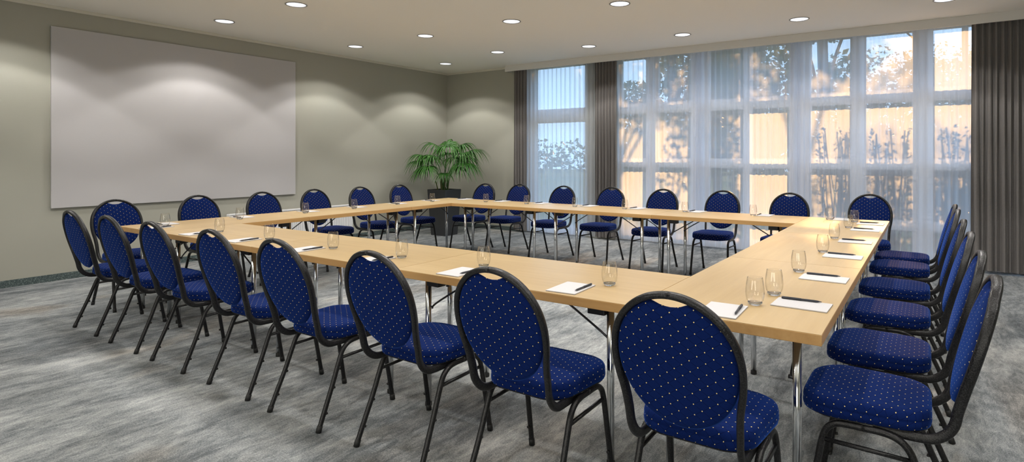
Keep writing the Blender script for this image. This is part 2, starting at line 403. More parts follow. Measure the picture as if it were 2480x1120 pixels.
for k, (x0, x1, lab, sd) in enumerate(sheers):
    o = drape(x0, x1, (8.450 if k % 2 else 8.418), .03, 2.95, .012, .085, sd, step=.005, top=.6).build('sheer_curtain', 'sheer')
    tag(o, lab, 'curtain', 'white sheer curtains')

# ------------------------------------------------------------------ wall panel, radiator, socket
o = thing('projection_panel', 'large blank white panel mounted on the left wall', 'panel', (WL, 3.715, .79))
b = MB(); b.bbox(.012, .034, -1.447, 1.447, 0, 1.97, .003); b.build('board', 'panel', o)
b = MB(); b.box(.0, .012, -1.40, 1.40, .03, 1.94); b.build('backing', 'panel_edge', o)

o = thing('radiator', 'white ribbed panel radiator low on the left wall behind chairs', 'radiator', (WL, 5.14, .14))
b = MB(); 
n = 60
for i in range(n):
    y = -.985 + 1.97 * i / n; b.bbox(.085, .10, y + .004, y + 1.97 / n - .004, .02, .41, .004)
b.box(.055, .088, -.985, .985, .01, .42); b.build('front_panel', 'whitemetal', o)
b = MB(); b.bbox(.03, .105, -.995, .995, .415, .435, .004); b.build('top_grille', 'whitemetal', o)
b = MB(); b.bbox(.03, .105, -1.0, -.985, .0, .43, .003); b.bbox(.03, .105, .985, 1.0, .0, .43, .003); b.build('side_cover', 'whitemetal', o)
b = MB(); b.box(0, .056, -.7, -.66, .1, .35); b.box(0, .056, .66, .7, .1, .35); b.build('wall_bracket', 'whitemetal', o)
b = MB(); b.tube([(.07, -1.0, .38), (.07, -1.03, .38)], .012); b.tube([(.07, -1.03, .38), (.07, -1.075, .38)], .02); b.build('valve', 'whitemetal', o)

o = thing('wall_socket', 'small socket plate low on the back wall beside the left grey drape', 'socket', (-6.30, DW, .47))
b = MB(); b.bbox(-.041, .041, -.012, 0, -.041, .041, .004); b.build('plate', 'socket', o)
b = MB(); b.lathe([(0, 0), (.02, 0), (.021, .001), (0, .0012)], 20); ob = b.build('outlet', 'black', o, (0, -.0125, 0)); ob.rotation_euler = (PI / 2, 0, 0)

# ------------------------------------------------------------------ ceiling lights
MT['lamp'] = lamp_mat()
ies = bpy.data.texts.new('downlight_profile')
ang = [0, 10, 20, 26, 30, 34, 38, 42, 46, 49, 51, 53, 55, 57, 59, 61, 62, 64, 66, 72, 90]
cd = [560, 540, 430, 400, 530, 760, 880, 950, 1000, 1040, 1000, 600, 420, 370, 335, 300, 230, 60, 15, 5, 0]
ies.write('IESNA:LM-63-1995\nTILT=NONE\n1 1000 1 %d 1 1 2 0 0 0\n1 1 50\n%s\n0\n%s\n' % (len(ang), ' '.join(map(str, ang)), ' '.join(map(str, cd))))
LIGHT_W = 1.24
ltag = [
    (-7.07, 3.70, 'recessed downlight in front of the white panel, nearest the left wall'),
    (-5.653, 3.72, 'recessed downlight at the top edge of the picture, left half of the ceiling'),
    (-7.07, 5.62, 'recessed downlight beside the left wall, second along from the picture edge'),
    (-5.66, 5.65, 'recessed downlight one step out from the left wall in the middle cross row'),
    (-4.187, 5.62, 'recessed downlight above the middle of the table ring, left of centre'),
    (-2.741, 5.61, 'recessed downlight cut closest by the top edge, right of the ceiling centre'),
    (-7.063, 7.54, 'recessed downlight closest to the room corner with the palm'),
    (-5.60, 7.15, 'recessed downlight in front of the left end of the curtain pelmet'),
    (-4.18, 7.52, 'recessed downlight near the pelmet above the middle grey drape'),
    (-2.737, 7.50, 'recessed downlight near the pelmet above the shaded window panes'),
    (-1.273, 7.42, 'recessed downlight near the pelmet, second from the right'),
    (.153, 7.33, 'recessed downlight near the pelmet, rightmost and half outside the picture'),
    ]
more = [(-7.07, 1.80), (-5.65, 1.80), (-4.19, 3.71), (-4.19, 1.8), (-2.74, 3.71), (-2.74, 1.8), (-1.27, 5.61), (-1.27, 3.71), (.15, 5.6), (.15, 3.7), (1.6, 5.6), (1.6, 3.7), (1.6, 1.8), (-1.27, 1.8), (.15, 1.8), (-7.07, -.1), (-4.2, -.1), (-1.27, -.1), (1.6, -.1)]
def downlight(x, y, lab):
    o = thing('ceiling_light', lab, 'ceiling light', (x, y, CE), 0, 'recessed downlights')
    b = MB(); b.lathe([(.098, 0), (.112, -.001), (.113, -.004), (.106, -.007), (.098, -.004)], 40, close=True); b.build('trim_ring', 'trim_ring', o)
    b = MB(); b.lathe([(0, -.0015), (.05, -.0015), (.0985, -.003)], 40); b.build('reflector', 'lamp', o)
    l = bpy.data.lights.new('lamp', 'POINT'); l.energy = LIGHT_W; l.color = (1, .965, .92); l.shadow_soft_size = .045; l.use_nodes = True
    nt = l.node_tree; em = nt.nodes['Emission']; it = N(nt, 'ShaderNodeTexIES'); it.mode = 'INTERNAL'; it.ies = ies
    it.inputs['Strength'].default_value = 1.0
    L(nt, it.outputs['Fac'], em.inputs['Strength'])
    lo = bpy.data.objects.new('lamp', l); C.objects.link(lo); lo.parent = o; lo.location = (0, 0, -.06)
    return o
for x, y, lab in ltag: downlight(x, y, lab)
for i, (x, y) in enumerate(more): downlight(x, y, 'recessed downlight of the same kind, outside the picture')

# ------------------------------------------------------------------ chair
def back_y(z):
    pts = [(.40, -.14), (.45, -.20), (.50, -.218), (.55, -.231), (.60, -.244), (.66, -.260), (.72, -.276), (.78, -.292), (.84, -.309), (.89, -.321), (.94, -.334)]
    for (a, b), (c, d) in zip(pts, pts[1:]):
        if z <= c: return b + (d - b) * (z - a) / (c - a)
    return pts[-1][1]
def rounded_outline(yr, yf, wr, wf, rr, rf, n=9):
    pts = []
    def arc(cx, cy, r, a0, a1):
        for i in range(n): a = a0 + (a1 - a0) * i / (n - 1); pts.append(Vector((cx + r * math.cos(a), cy + r * math.sin(a))))
    arc(wf - rf, yf - rf, rf, 0, PI / 2); arc(-wf + rf, yf - rf, rf, PI / 2, PI)
    arc(-wr + rr, yr + rr, rr, PI, 1.5 * PI); arc(wr - rr, yr + rr, rr, 1.5 * PI, 2 * PI)
    out = []                                             # even out long edges
    for i, p in enumerate(pts):
        q = pts[(i + 1) % len(pts)]; d = (q - p).length; k = max(1, int(d / .03))
        for j in range(k): out.append(p + (q - p) * j / k)
    return out
def make_chair():
    t = thing('banquet_chair', '', 'chair')
    # seat cushion
    ol = rounded_outline(-.152, .258, .196, .214, .105, .125); n = len(ol); ctr = Vector((0, .053))
    vs = []; uv = []; fs = []
    rings = [(.0, .492, 0)] + [(k / 8 * .93, .492 - .008 * (k / 8) ** 2, 0) for k in range(1, 9)]
    prof = [(.965, .480, .012), (.988, .473, .02), (1.0, .462, .032), (1.0, .456, .038), (.992, .453, .042), (1.002, .448, .048), (1.004, .436, .06), (.992, .424, .075), (.955, .419, .085)]
    nr = 0
    for s, z, e in rings[1:] + prof:
        for p in ol:
            q = ctr + (p - ctr) * s
            front = max(0, (q.y - .11) / .14); zz = z - .008 * front * front
            vs.append((q.x, q.y, zz)); d = (p - ctr).normalized(); g = ctr + (p - ctr) * min(s, .95) + d * e
            uv.append((g.x, g.y))
        nr += 1
    c = len(vs); vs.append((ctr.x, ctr.y, .492)); uv.append((ctr.x, ctr.y))
    for i in range(n): fs.append((c, i, (i + 1) % n))
    for k in range(nr - 1):
        for i in range(n): j = (i + 1) % n; fs.append((k * n + i, (k + 1) * n + i, (k + 1) * n + j, k * n + j))
    fs.append(tuple((nr - 1) * n + i for i in range(n)))
    b = MB(); b.add(vs, fs, uv); seat = b.build('seat', 'fabric', t)
    # pan under the cushion
    vs = []; fs = []
    for s, z in ((.97, .4195), (.97, .416), (.93, .413)):
        for p in ol: q = ctr + (p - ctr) * s; vs.append((q.x, q.y, z))
    for k in range(2):
        for i in range(n): j = (i + 1) % n; fs.append((k * n + i, (k + 1) * n + i, (k + 1) * n + j, k * n + j))
    fs += [tuple(2 * n + i for i in range(n)), tuple(range(n))[::-1]]
    b = MB(); b.add(vs, fs, smooth=False); b.build('seat_pan', 'frame', seat)
    # padded oval back
    n = 72; ol = []
    for i in range(n):
        a = 2 * PI * i / n; x = .1935 * math.sin(a); z = .72 + (.2075 if math.cos(a) > 0 else .227) * math.cos(a)
        if z > .86:
            sc = .8965 + .020 * (x / .063) ** 2
            if sc < z: z = sc
        ol.append((x, z))
    zc = .705; vs = []; uv = []; fs = []
    prof = [(.30, .026), (.6, .0245), (.8, .021), (.91, .016), (.97, .010), (1.0, 0), (.97, -.008), (.9, -.013), (.75, -.0165), (.5, -.018), (.25, -.0185)]
    for s, d in prof:
        for x, z in ol:
            xx, zz = x * s, zc + (z - zc) * s
            vs.append((xx, back_y(zz) + d, zz)); uv.append((xx, zz))
    m = len(prof)
    for k in range(m - 1):
        for i in range(n): j = (i + 1) % n; fs.append((k * n + i, k * n + j, (k + 1) * n + j, (k + 1) * n + i))
    a = len(vs); vs.append((0, back_y(zc) + .0265, zc)); uv.append((0, zc)); vs.append((0, back_y(zc) - .0187, zc)); uv.append((0, zc))
    for i in range(n): j = (i + 1) % n; fs.append((a, j, i)); fs.append((a + 1, (m - 1) * n + i, (m - 1) * n + j))
    b = MB(); b.add(vs, fs, uv); b.build('backrest', 'fabric', t)
    # back hoop: one bent flat-oval tube running forward under the seat
    half = [(x, back_y(z) - (.002 if z > .9 else 0), z) for x, z in ((0, .934), (.046, .9285), (.089, .913), (.128, .8865), (.162, .850), (.187, .803), (.1995, .75), (.2015, .70), (.1965, .648), (.188, .603), (.1825, .56), (.180, .515))] + [(.178, -.212, .468), (.176, -.190, .432), (.174, -.155, .408), (.1715, -.11, .4015), (.171, -.04, .401), (.171, .02, .401)]
    pts = [(-x, y, z) for x, y, z in half[:0:-1]] + half
    sp = spline(pts, 4); mid = len(sp) // 2
    k = 14; prof = []
    for i in range(k):
        a = 2 * PI * i / k; ca, sa = math.cos(a), math.sin(a)
        prof.append((.0165 * math.copysign(abs(ca) ** .72, ca), .0112 * math.copysign(abs(sa) ** .72, sa)))
    b = MB(); b.sweep(sp[:mid + 1][::-1], prof, n0=(0, 1, 0)); b.sweep(sp[mid:], prof, n0=(0, 1, 0)); b.build('back_frame', 'frame', t)
    # side frames: an inverted U each side, front and rear leg
    for sx in (-1, 1):
        rear = spline([(sx * .208, -.236, .004), (sx * .2045, -.193, .105), (sx * .2, -.146, .215), (sx * .1975, -.110, .308), (sx * .1965, -.086, .362), (sx * .1955, -.050, .391), (sx * .195, -.005, .400), (sx * .195, .05, .400)], 4)
        front = spline([(sx * .208, .236, .004), (sx * .205, .214, .13), (sx * .2015, .193, .25), (sx * .1985, .180, .325), (sx * .1965, .165, .370), (sx * .1955, .135, .395), (sx * .195, .095, .400), (sx * .195, .05, .400)], 4)
        for kind, path in (('rear', rear), ('front', front)):
            b = MB(); b.tube(path, .0122, 10); lg = b.build('leg', 'frame', t)
            e = Vector(path[0]); d = (Vector(path[2]) - e).normalized()
            b = MB(); b.tube([(e.x, e.y, 0), e + d * .014, e + d * .028], .0142, 12); b.build('foot_cap', 'foot', lg)
            for zz in (.085, .19):
                if kind == 'front' and zz > .1: continue
                p = min(path, key=lambda q: abs(q[2] - zz)); p = Vector(p)
                b = MB(); dy = .011 if kind == 'rear' else -.011
                b.tube([p + Vector((0, dy, 0)), p + Vector((0, dy * 1.9, .001))], .0062, 8); b.build('bumper', 'foot', lg)
        b = MB(); b.tube([(sx * .1978, -.097, .326), (sx * .1982, .175, .332)], .0082, 8); b.build('stretcher', 'frame', t)
    return t
chair = make_chair()
ordn = ['first', 'second', 'third', 'fourth', 'fifth', 'sixth', 'seventh', 'eighth']
near_x = [-5.40, -4.715, -4.06, -3.34, -2.685, -2.005, -1.335, -.645]
near_y = [2.0, 1.995, 1.995, 2.0, 1.985, 2.0, 1.995, 1.985]
lab = ['blue dotted chair seen from behind, leftmost of the near row', 'blue dotted chair seen from behind, second from the left in the near row', 'blue dotted chair from behind, third from the left in the near row', 'blue dotted chair from behind, fourth from the left in the near row', 'blue dotted chair from behind, fifth from the left in the near row', 'blue dotted chair from behind, third from the right in the near row', 'blue dotted chair from behind, second from the right in the near row', 'large blue dotted chair from behind, rightmost of the near row, closest to the camera']
for x, y, l in zip(near_x, near_y, lab): place(chair, (x, y, 0), 0, l, 'chairs along the near table row')
left_y = [2.335, 3.08, 3.79, 4.47, 5.18, 5.88]
lab = ['blue chair below the white panel at the near left table corner', 'blue chair under the middle of the white panel, second along the panel side', 'blue chair below the right part of the white panel, third along the panel side', 'blue chair just right of the white panel, in front of the radiator', 'blue chair beside the right end of the radiator, fifth along the panel side', 'blue chair at the left of the potted palm, last along the panel side']
for y, l in zip(left_y, lab): place(chair, (-6.095, y, 0), -PI / 2, l, 'chairs along the panel side')
far = [(-5.60, 6.53), (-5.055, 6.67), (-4.237, 6.58), (-3.52, 6.64), (-2.768, 6.58), (-2.05, 6.68), (-1.294, 6.65), (-.522, 6.88)]
lab = ['blue chair at the right of the potted palm, against the plain back wall', 'blue chair in front of the leftmost grey drape', 'blue chair in front of the leftmost window sheer', 'blue chair in front of the middle grey drape', 'blue chair right of the middle grey drape, in front of glowing panes', 'blue chair in front of the shaded middle panes, fully visible with its seat', 'blue chair in the window row just left of where the right table column starts', 'blue chair at the far end of the right table column, before the window']
for (x, y), l in zip(far, lab): place(chair, (x, y, 0), PI, l, 'chairs along the window side')
right_y = [2.515, 3.14, 3.895, 4.64, 5.50, 6.05]
lab = ['blue chair in side view, closest to the camera on the right side', 'blue chair in side view, second from the camera on the right side', 'blue chair in side view, third from the camera on the right side', 'blue chair in side view, fourth from the camera on the right side', 'blue chair in side view, second from the window on the right side', 'blue chair in side view, nearest the window on the right side']
for y, l in zip(right_y, lab): place(chair, (-.14, y - .015, 0), PI / 2, l, 'chairs along the right side')

# ------------------------------------------------------------------ tables
def make_table():
    t = thing('conference_table', '', 'table'); hx, hy = LN / 2 - .0008, WT / 2 - .0008
    b = MB(); b.box(-hx + .001, hx - .001, -hy + .001, hy - .001, T - .004, T); top = b.build('tabletop', 'wood', t)
    b = MB(); b.bbox(-hx, hx, -hy, hy, T - .040, T - .0012, .0025); b.build('edge_band', 'edge', top)
    for sx in (-1, 1):
        for sy in (-1, 1):
            x, y = sx * (LN / 2 - .15), sy * (WT / 2 - .105)
            b = MB(); b.tube([(x, y, .012), (x, y, T - .04)], .0165, 16); lg = b.build('leg', 'chrome', t)
            b = MB(); b.lathe([(0, 0), (.0175, 0), (.0185, .004), (.0175, .022), (.0165, .024)], 16, (x, y, 0)); b.build('foot_cap', 'foot', lg)
            b = MB(); b.bbox(x - sx * .058 - .042, x - sx * .058 + .042, y - .03, y + .03, T - .085, T - .0402, .004); b.build('hinge_block', 'black', t)
            xe = x - sx * .27
            b = MB(); b.tube(spline([(x, y - sy * .022, T - .215), (x - sx * .06, y - sy * .022, T - .17), (xe, y - sy * .022, T - .045)], 4), .0052, 8)
            b.tube([(x, y - sy * .03, T - .215), (x, y - sy * .012, T - .215)], .008, 8); b.build('brace', 'darksteel', t)
        b = MB(); b.bbox(sx * (LN / 2 - .15) - .012, sx * (LN / 2 - .15) + .012, -WT / 2 + .11, WT / 2 - .11, T - .075, T - .055, .003); b.build('cross_bar', 'darksteel', t)
    return t
table = make_table()
zr = 0.0
tabs = []
for i, l in enumerate(['beech table at the near end of the panel side, left corner of the ring', 'beech table in the middle of the panel side', 'beech table at the far end of the panel side, in the corner by the palm']):
    place(table, (X0 + WT / 2, Y0 + LN * (i + .5), 0), PI / 2, l, 'tables of the ring')
for i, l in enumerate(['beech table at the left end of the near row, behind the second and third chairs', 'beech table in the middle of the near row', 'beech table at the right end of the near row, joining the right column']):
    place(table, (X0 + WT + LN * (i + .5), Y0 + WT / 2, 0), 0, l, 'tables of the ring')
for i, l in enumerate(['beech table at the left end of the window row, nearest the palm', 'beech table in the middle of the window row', 'beech table at the right end of the window row']):
    place(table, (X0 + WT + LN * (i + .5), Y1 - WT / 2, 0), PI, l, 'tables of the ring')
for i, l in enumerate(['beech table at the near right corner, closest to the camera', 'beech table in the middle of the right column', 'beech table at the window end of the right column']):
    place(table, (X1 - WT / 2, Y0 + LN * (i + .5), 0), -PI / 2, l, 'tables of the ring')

# ------------------------------------------------------------------ notepads, pens, glasses
def make_pad():
    t = thing('notepad', '', 'notepad')
    b = MB(); b.box(-.074, .074, -.105, .105, 0, .0016); b.build('backing_board', plainboard, t)
    b = MB(); b.bbox(-.074, .074, -.105, .105, .0016, .0052, .0004); pg = b.build('pages', 'paper', t)
    b = MB()
    for k in range(14): b.box(-.06, .06, -.075 + k * .0105, -.0746 + k * .0105, .00522, .00526)
    b.build('ruled_lines', plainline, pg)
    return t
plainboard = plain('grey_board', (.22, .21, .21), .8)
plainline = plain('grey_print', (.62, .62, .64), .8)
def make_pen():
    t = thing('pen', '', 'pen')
    b = MB(); b.lathe([(0, -.078), (.0012, -.077), (.0022, -.070), (.0042, -.062), (.0046, -.05), (.0046, .0)], 14); o1 = b.build('barrel', 'pen', t)
    b = MB(); b.lathe([(.0046, 0), (.0053, .001), (.0054, .07), (.0046, .077), (0, .078)], 14); o2 = b.build('cap', 'pen', t)
    b = MB(); b.bbox(-.0016, .0016, .0055, .0078, .022, .072, .0006); o3 = b.build('clip', 'pen', t)
    for o in (o1, o2, o3): o.rotation_euler = (-PI / 2, 0, 0)
    return t
def make_glass():
    t = thing('drinking_glass', '', 'glass')
    out = [(.021, 0), (.0245, .0015), (.0285, .008), (.0335, .022), (.0368, .038), (.0378, .052), (.0372, .068), (.0352, .086), (.0322, .104), (.0302, .114)]
    inn = [(.0288, .1145), (.0306, .104), (.0338, .086), (.0358, .068), (.0364, .052), (.0353, .038), (.032, .023), (.026, .0145), (.014, .0118), (0, .0112)]
    b = MB(); b.lathe([(0, .0108), (.014, .0112), (.0262, .0139)] + out[3:] + inn, 36); b.build('bowl', 'tumbler', t)
    b = MB(); b.lathe([(0, .0006), (.018, .0), (.0235, .0008), (.0262, .006), (.0290, .0128), (.024, .0122), (.014, .0101), (0, .0098)], 36); b.build('glass_foot', 'glassbase', t)
    return t
pad, pen, glass = make_pad(), make_pen(), make_glass()
ZT = T
# (group, seat wording, rotation, pad xy, pen angle jitter, glass xy)
seats = []
nx = [-5.49, -4.80, -4.145, -3.40, -2.725, -2.05, -1.372, -.675]
ng = [None, (-4.73, 2.437), (-4.005, 2.42), (-3.262, 2.415), (-2.626, 2.425), (-2.039, 2.48), (-1.252, 2.453), (-.591, 2.463)]
nw = ['at the leftmost seat of the near table row', 'at the second seat from the left, near row', 'at the third seat from the left, near row', 'at the fourth seat from the left, near row', 'at the fifth seat from the left, near row', 'at the third seat from the right, near row', 'at the second seat from the right, near row', 'behind the nearest chair, at the near right table corner']
na = [.25, .12, .10, .1, .05, .03, .08, .06]
for x, g, w, a in zip(nx, ng, nw, na): seats.append(('near', w, a * .6, (x, 2.30), g))
ly = [2.47, 3.17, 3.915, 4.57, 5.21, 5.815]; lgx = [(-5.547, 2.39), (-5.565, 3.06), (-5.56, 3.768), (-5.562, 4.404), (-5.60, 5.10), (-5.562, 5.681)]
lw = ['below the left end of the white panel', 'below the middle of the white panel', 'below the right end of the white panel', 'in front of the radiator, panel side', 'on the panel side, just right of the radiator', 'at the last panel-side seat, before the planter']
for y, g, w in zip(ly, lgx, lw): seats.append(('left', w, -PI / 2 + R.uniform(-.06, .06), (-5.725, y), g))
fx = [-5.50, -4.83, -4.17, -3.47, -2.83, -2.12, -1.405, -.71]
fg = [None, (-4.912, 6.02), (-4.275, 6.06), (-3.554, 6.05), (-2.916, 6.10), (-2.214, 6.145), (-1.498, 6.165), (-.794, 6.188)]
fw = ['at the palm-side end of the window table row', 'in front of the first chair right of the palm', 'in front of the chair by the leftmost grey drape', 'in front of the leftmost sheer, window table row', 'in front of the chair before the middle grey drape', 'on the window row, right of the middle grey drape', 'before the chair with shaded panes behind', 'before the chair facing down the right column']
for x, g, w in zip(fx, fg, fw): seats.append(('far', w, PI + R.uniform(-.12, .12), (x, 6.262), g))
ry = [2.56, 3.175, 3.935, 4.66, 5.44, 5.97]; rg = [(-.562, 2.68), (-.566, 3.285), (-.555, 4.04), (-.576, 4.765), (-.56, 5.53), (-.566, 6.06)]
rw = ['at the right column seat closest to the camera', 'at the second right column seat from the camera', 'at the third right column seat from the camera', 'at the fourth right column seat from the camera', 'at the second right column seat from the window', 'at the right column seat nearest the window']
for y, g, w in zip(ry, rg, rw): seats.append(('right', w, PI / 2 + R.uniform(-.03, .03), (-.43, y), g))
names = {'near': 'near table row', 'left': 'panel-side tables', 'far': 'window table row', 'right': 'right table column'}
for side, w, rz, (x, y), g in seats:
    place(pad, (x, y, ZT), rz, 'white notepad ' + w, 'notepads on the ' + names[side])
    px, py = .058, (.012 if side != 'far' else .0)
    c, s = math.cos(rz), math.sin(rz)
    pa = rz + (R.uniform(-.09, .09) if side != 'far' else PI + R.uniform(-.12, .12))
    place(pen, (x + c * px - s * py, y + s * px + c * py, ZT + .0052 + .0054), pa, 'dark pen on the notepad ' + w, 'pens on the ' + names[side])
    if g: place(glass, (g[0], g[1], ZT), 0, 'empty stemless glass ' + w, 'glasses on the ' + names[side])

# ------------------------------------------------------------------ palm in a planter
o = thing('potted_palm', 'green palm in a tall dark square planter in the room corner', 'plant', (-6.97, 7.41, 0))
def planter():
    b = MB(); lv = [(.158, 0), (.160, .02), (.203, .765), (.203, .785), (.188, .785), (.186, .72)]
    vs = [(sx * h, sy * h, z) for h, z in lv for sx, sy in ((-1, -1), (1, -1), (1, 1), (-1, 1))]
    fs = [(0, 3, 2, 1)]
    for k in range(len(lv) - 1):
        for i in range(4): j = (i + 1) % 4; fs.append((k * 4 + i, k * 4 + j, (k + 1) * 4 + j, (k + 1) * 4 + i))
    b.add(vs, fs, smooth=False); return b
planter().build('planter', 'planter', o)
b = MB(); b.box(-.187, .187, -.187, .187, .70, .745); b.build('soil', 'soil', o)
rp = random.Random(21)
RV = Vector((math.cos(AL), math.sin(AL), 0)); CV = Vector((math.sin(AL), -math.cos(AL), 0)); UP = Vector((0, 0, 1))
def frond(hub, azim, pitch, nseg, seg, base, spread=2.1):
    """a bare stalk ending in a fan of long drooping blades; hub = sideways, forward, height"""
    b = MB(); hp = RV * hub[0] + CV * hub[1] + UP * hub[2]; bp = Vector((base[0], base[1], .735))
    mid = bp.lerp(hp, .55) + UP * .10 - (hp - bp) * .08; mid.x = mid.x * .8; mid.y = mid.y * .8
    P = spline([bp, mid, hp], 8)
    b.sweep(P, [(.0046 * math.cos(q * PI / 3), .0046 * math.sin(q * PI / 3)) for q in range(6)])
    fw = (RV * math.cos(azim) + CV * math.sin(azim)); fw = (fw * math.cos(pitch) + UP * math.sin(pitch)).normalized()
    sd = fw.cross(UP).normalized(); nrm = sd.cross(fw).normalized()
    for k in range(nseg):
        th = -spread + 2 * spread * k / (nseg - 1) + rp.uniform(-.05, .05)
        d = (fw * math.cos(th) + sd * math.sin(th) + nrm * .12).normalized()
        ln = seg * (.72 + .28 * math.cos(th * .8)) * rp.uniform(.85, 1.1); w0 = .0135 * rp.uniform(.8, 1.15); vs = []; m = 9
        wv = d.cross(nrm).normalized(); dr = rp.uniform(.55, .8)
        for j in range(m + 1):
            u = j / m; q = hp + d * (ln * (u - .18 * u * u)) - UP * (ln * dr * u ** 2.2)
            ww = w0 * (min(1, .35 + 2.2 * u) if u < .3 else 1) * (1 - max(0, u - .3) / .7) ** .75 + .0006
            vs += [q - wv * ww + nrm * ww * .35, q, q + wv * ww + nrm * ww * .35]
        fs = []
        for j in range(m): fs += [(3 * j, 3 * j + 1, 3 * j + 4, 3 * j + 3), (3 * j + 1, 3 * j + 2, 3 * j + 5, 3 * j + 4)]
        b.add(vs, fs)
    return b
fans = [  # sideways, forward, height, azimuth (0 = right, 90 = to the viewer), pitch, blades, blade length
    (-.30, .12, 1.31, 160, .25, 22, .36), (-.10, -.05, 1.47, 176, .50, 18, .46), (.10, .20, 1.46, 92, .15, 24, .40), (.04, -.15, 1.50, 275, .75, 20, .36),
    (.24, -.08, 1.48, 10, .45, 18, .42), (.40, .05, 1.38, 8, .35, 20, .44), (.34, .22, 1.19, 40, -.05, 26, .38), (-.20, .25, 1.14, 130, -.05, 22, .33),
    (-.36, -.02, 1.22, 185, .05, 20, .34), (.04, .22, 1.02, 100, -.1, 14, .22), (.02, -.30, 1.34, 265, .3, 18, .36), (-.24, -.28, 1.30, 215, .3, 18, .36), (.28, -.28, 1.26, 320, .2, 18, .36), (.16, .12, 1.28, 60, .1, 18, .30), (-.14, .18, 1.30, 135, .2, 18, .34), (.30, .18, 1.34, 55, .2, 18, .36), (-.28, .06, 1.10, 170, -.1, 18, .30), (.22, .05, 1.12, 30, -.1, 18, .28)]
for sx_, fw_, h_, az, pi_, ns, sl in fans:
    frond((sx_ * 1.08, fw_ * 1.08, h_ + .05), math.radians(az), pi_, ns + 5, sl * 1.26, (rp.uniform(-.06, .07), rp.uniform(-.06, .06))).build('frond', 'palm', o)
for k in range(9):
    a = k * .7; b = MB(); x, y = .05 * math.cos(a) - (.07 if k % 3 == 0 else 0), .06 * math.sin(a)
    b.tube(spline([(x, y, .73), (x * 1.15, y * 1.15, .82), (x * 1.4, y * 1.4, .92 + .03 * (k % 3))], 3), .010, 8); b.build('stem', 'stem', o)

# ------------------------------------------------------------------ outside
b = MB(); b.box(-40, 40, DW + .36, 60, -.25, -.155); tag(b.build('lawn', 'grass'), 'dark lawn outside the windows', 'lawn')
def leaves(mb, n, size, sampler, rr):
    for _ in range(n):
        c = Vector(sampler()); c.z = abs(c.z - .09) + .09; d = Vector((rr.gauss(0, 1), rr.gauss(0, 1), rr.gauss(0, .7))).normalized(); e = d.cross(Vector((rr.gauss(0, 1), rr.gauss(0, 1), rr.gauss(0, 1)))).normalized()
        s = size * rr.uniform(.6, 1.3); w = s * .30
        up = d.cross(e) * (s * .08)
        mb.add([c - d * s * .5, c - d * s * .05 + e * w + up, c + d * s * .5, c - d * s * .05 - e * w + up], [(0, 1, 2), (0, 2, 3)])
def ell(cx, cy, cz, rx, ry, rz, rr, hollow=.35):
    def f():
        while True:
            p = Vector((rr.uniform(-1, 1), rr.uniform(-1, 1), rr.uniform(-1, 1))); l = p.length
            if hollow < l <= 1: return (cx + p.x * rx, cy + p.y * ry, cz + p.z * rz)
    return f
def tree(x, y, h, blobs, n, size, label, lm='leaf', seed=1, tr=.09, name='tree'):
    rr = random.Random(seed); o = thing(name, label, 'tree' if name == 'tree' else 'shrub', (x, y, -.15))
    b = MB(); top = Vector((rr.uniform(-.1, .1), 0, h))
    b.tube(spline([(0, 0, 0), (.04, .02, h * .4), (.0, -.03, h * .75), top], 4), tr, 9)
    for bx, by, bz, rx, ry, rz in blobs:
        b.tube(spline([(0, 0, h * .45), (bx * .4, by * .4, (h * .45 + bz) / 2 + .1), (bx, by, bz)], 3), tr * .3, 6)
    b.build('trunk', 'bark', o)
    f = MB(); tot = sum(q[3] * q[4] * q[5] for q in blobs)
    for q in blobs: leaves(f, int(n * q[3] * q[4] * q[5] / tot), size, ell(*q, rr), rr)
    f.build('foliage', lm, o)
    return o
def shrub(x, y, blobs, n, size, label, seed, lm='leaf2'):
    rr = random.Random(seed); o = thing('shrub', label, 'shrub', (x, y, -.15))
    b = MB()
    for bx, by, bz, rx, ry, rz in blobs:
        for k in range(4):
            b.tube(spline([(rr.uniform(-.1, .1), rr.uniform(-.1, .1), 0), (bx * .5 + rr.uniform(-.1, .1), by * .5, bz * .5), (bx + rr.uniform(-rx, rx) * .6, by, bz + rz * rr.uniform(.2, .9))], 3), .009, 5)
    b.build('branches', 'bark', o)
    f = MB(); tot = sum(q[3] * q[4] * q[5] for q in blobs)
    for q in blobs: leaves(f, int(n * q[3] * q[4] * q[5] / tot), size, ell(*q, rr, .1), rr)
    f.build('foliage', lm, o)
    return o
# what shades the panes from the low sun: crowns three metres out, then bushes close by
tree(-4.4, 11.4, 4.8, [(-.1, 0, 3.9, .55, .5, .55), (.55, .1, 4.0, .55, .5, .62), (1.25, 0, 3.8, .6, .5, .95), (.5, 0, 3.3, .5, .4, .25)], 2700, .12, 'tree with an airy crown outside the panes right of the middle drape', seed=3)
shrub(-2.66, 10.6, [(0, 0, 1.3, .34, .30, 1.3), (.0, 0, 2.7, .34, .30, 1.2), (0, 0, 3.6, .36, .30, .6)], 5200, .09, 'tall narrow evergreen shading the middle panes', 4, 'leaf')
tree(-1.6, 11.6, 5.0, [(-.45, 0, 4.0, .55, .5, .55), (.05, .1, 4.15, .6, .5, .6), (.55, 0, 4.2, .5, .5, .4)], 2300, .10, 'tree with a leafy crown outside the panes above the far table corner', seed=5)
tree(.55, 12.8, 4.9, [(-1.35, 0, 3.15, .55, .45, .5), (-.5, .1, 3.1, .6, .45, .55), (.2, 0, 3.0, .5, .45, .55), (-1.3, 0, 4.3, .45, .4, .35)], 1250, .085, 'tree with thin sunlit crown outside the panes next to the wide drape', seed=6, tr=.05)
shrub(-.70, 10.0, [(0, 0, .95, .36, .25, .55), (.35, .05, 1.0, .36, .25, .62), (.1, 0, 1.5, .42, .2, .40)], 2300, .065, 'low bush outside the panes left of the wide drape', 6)
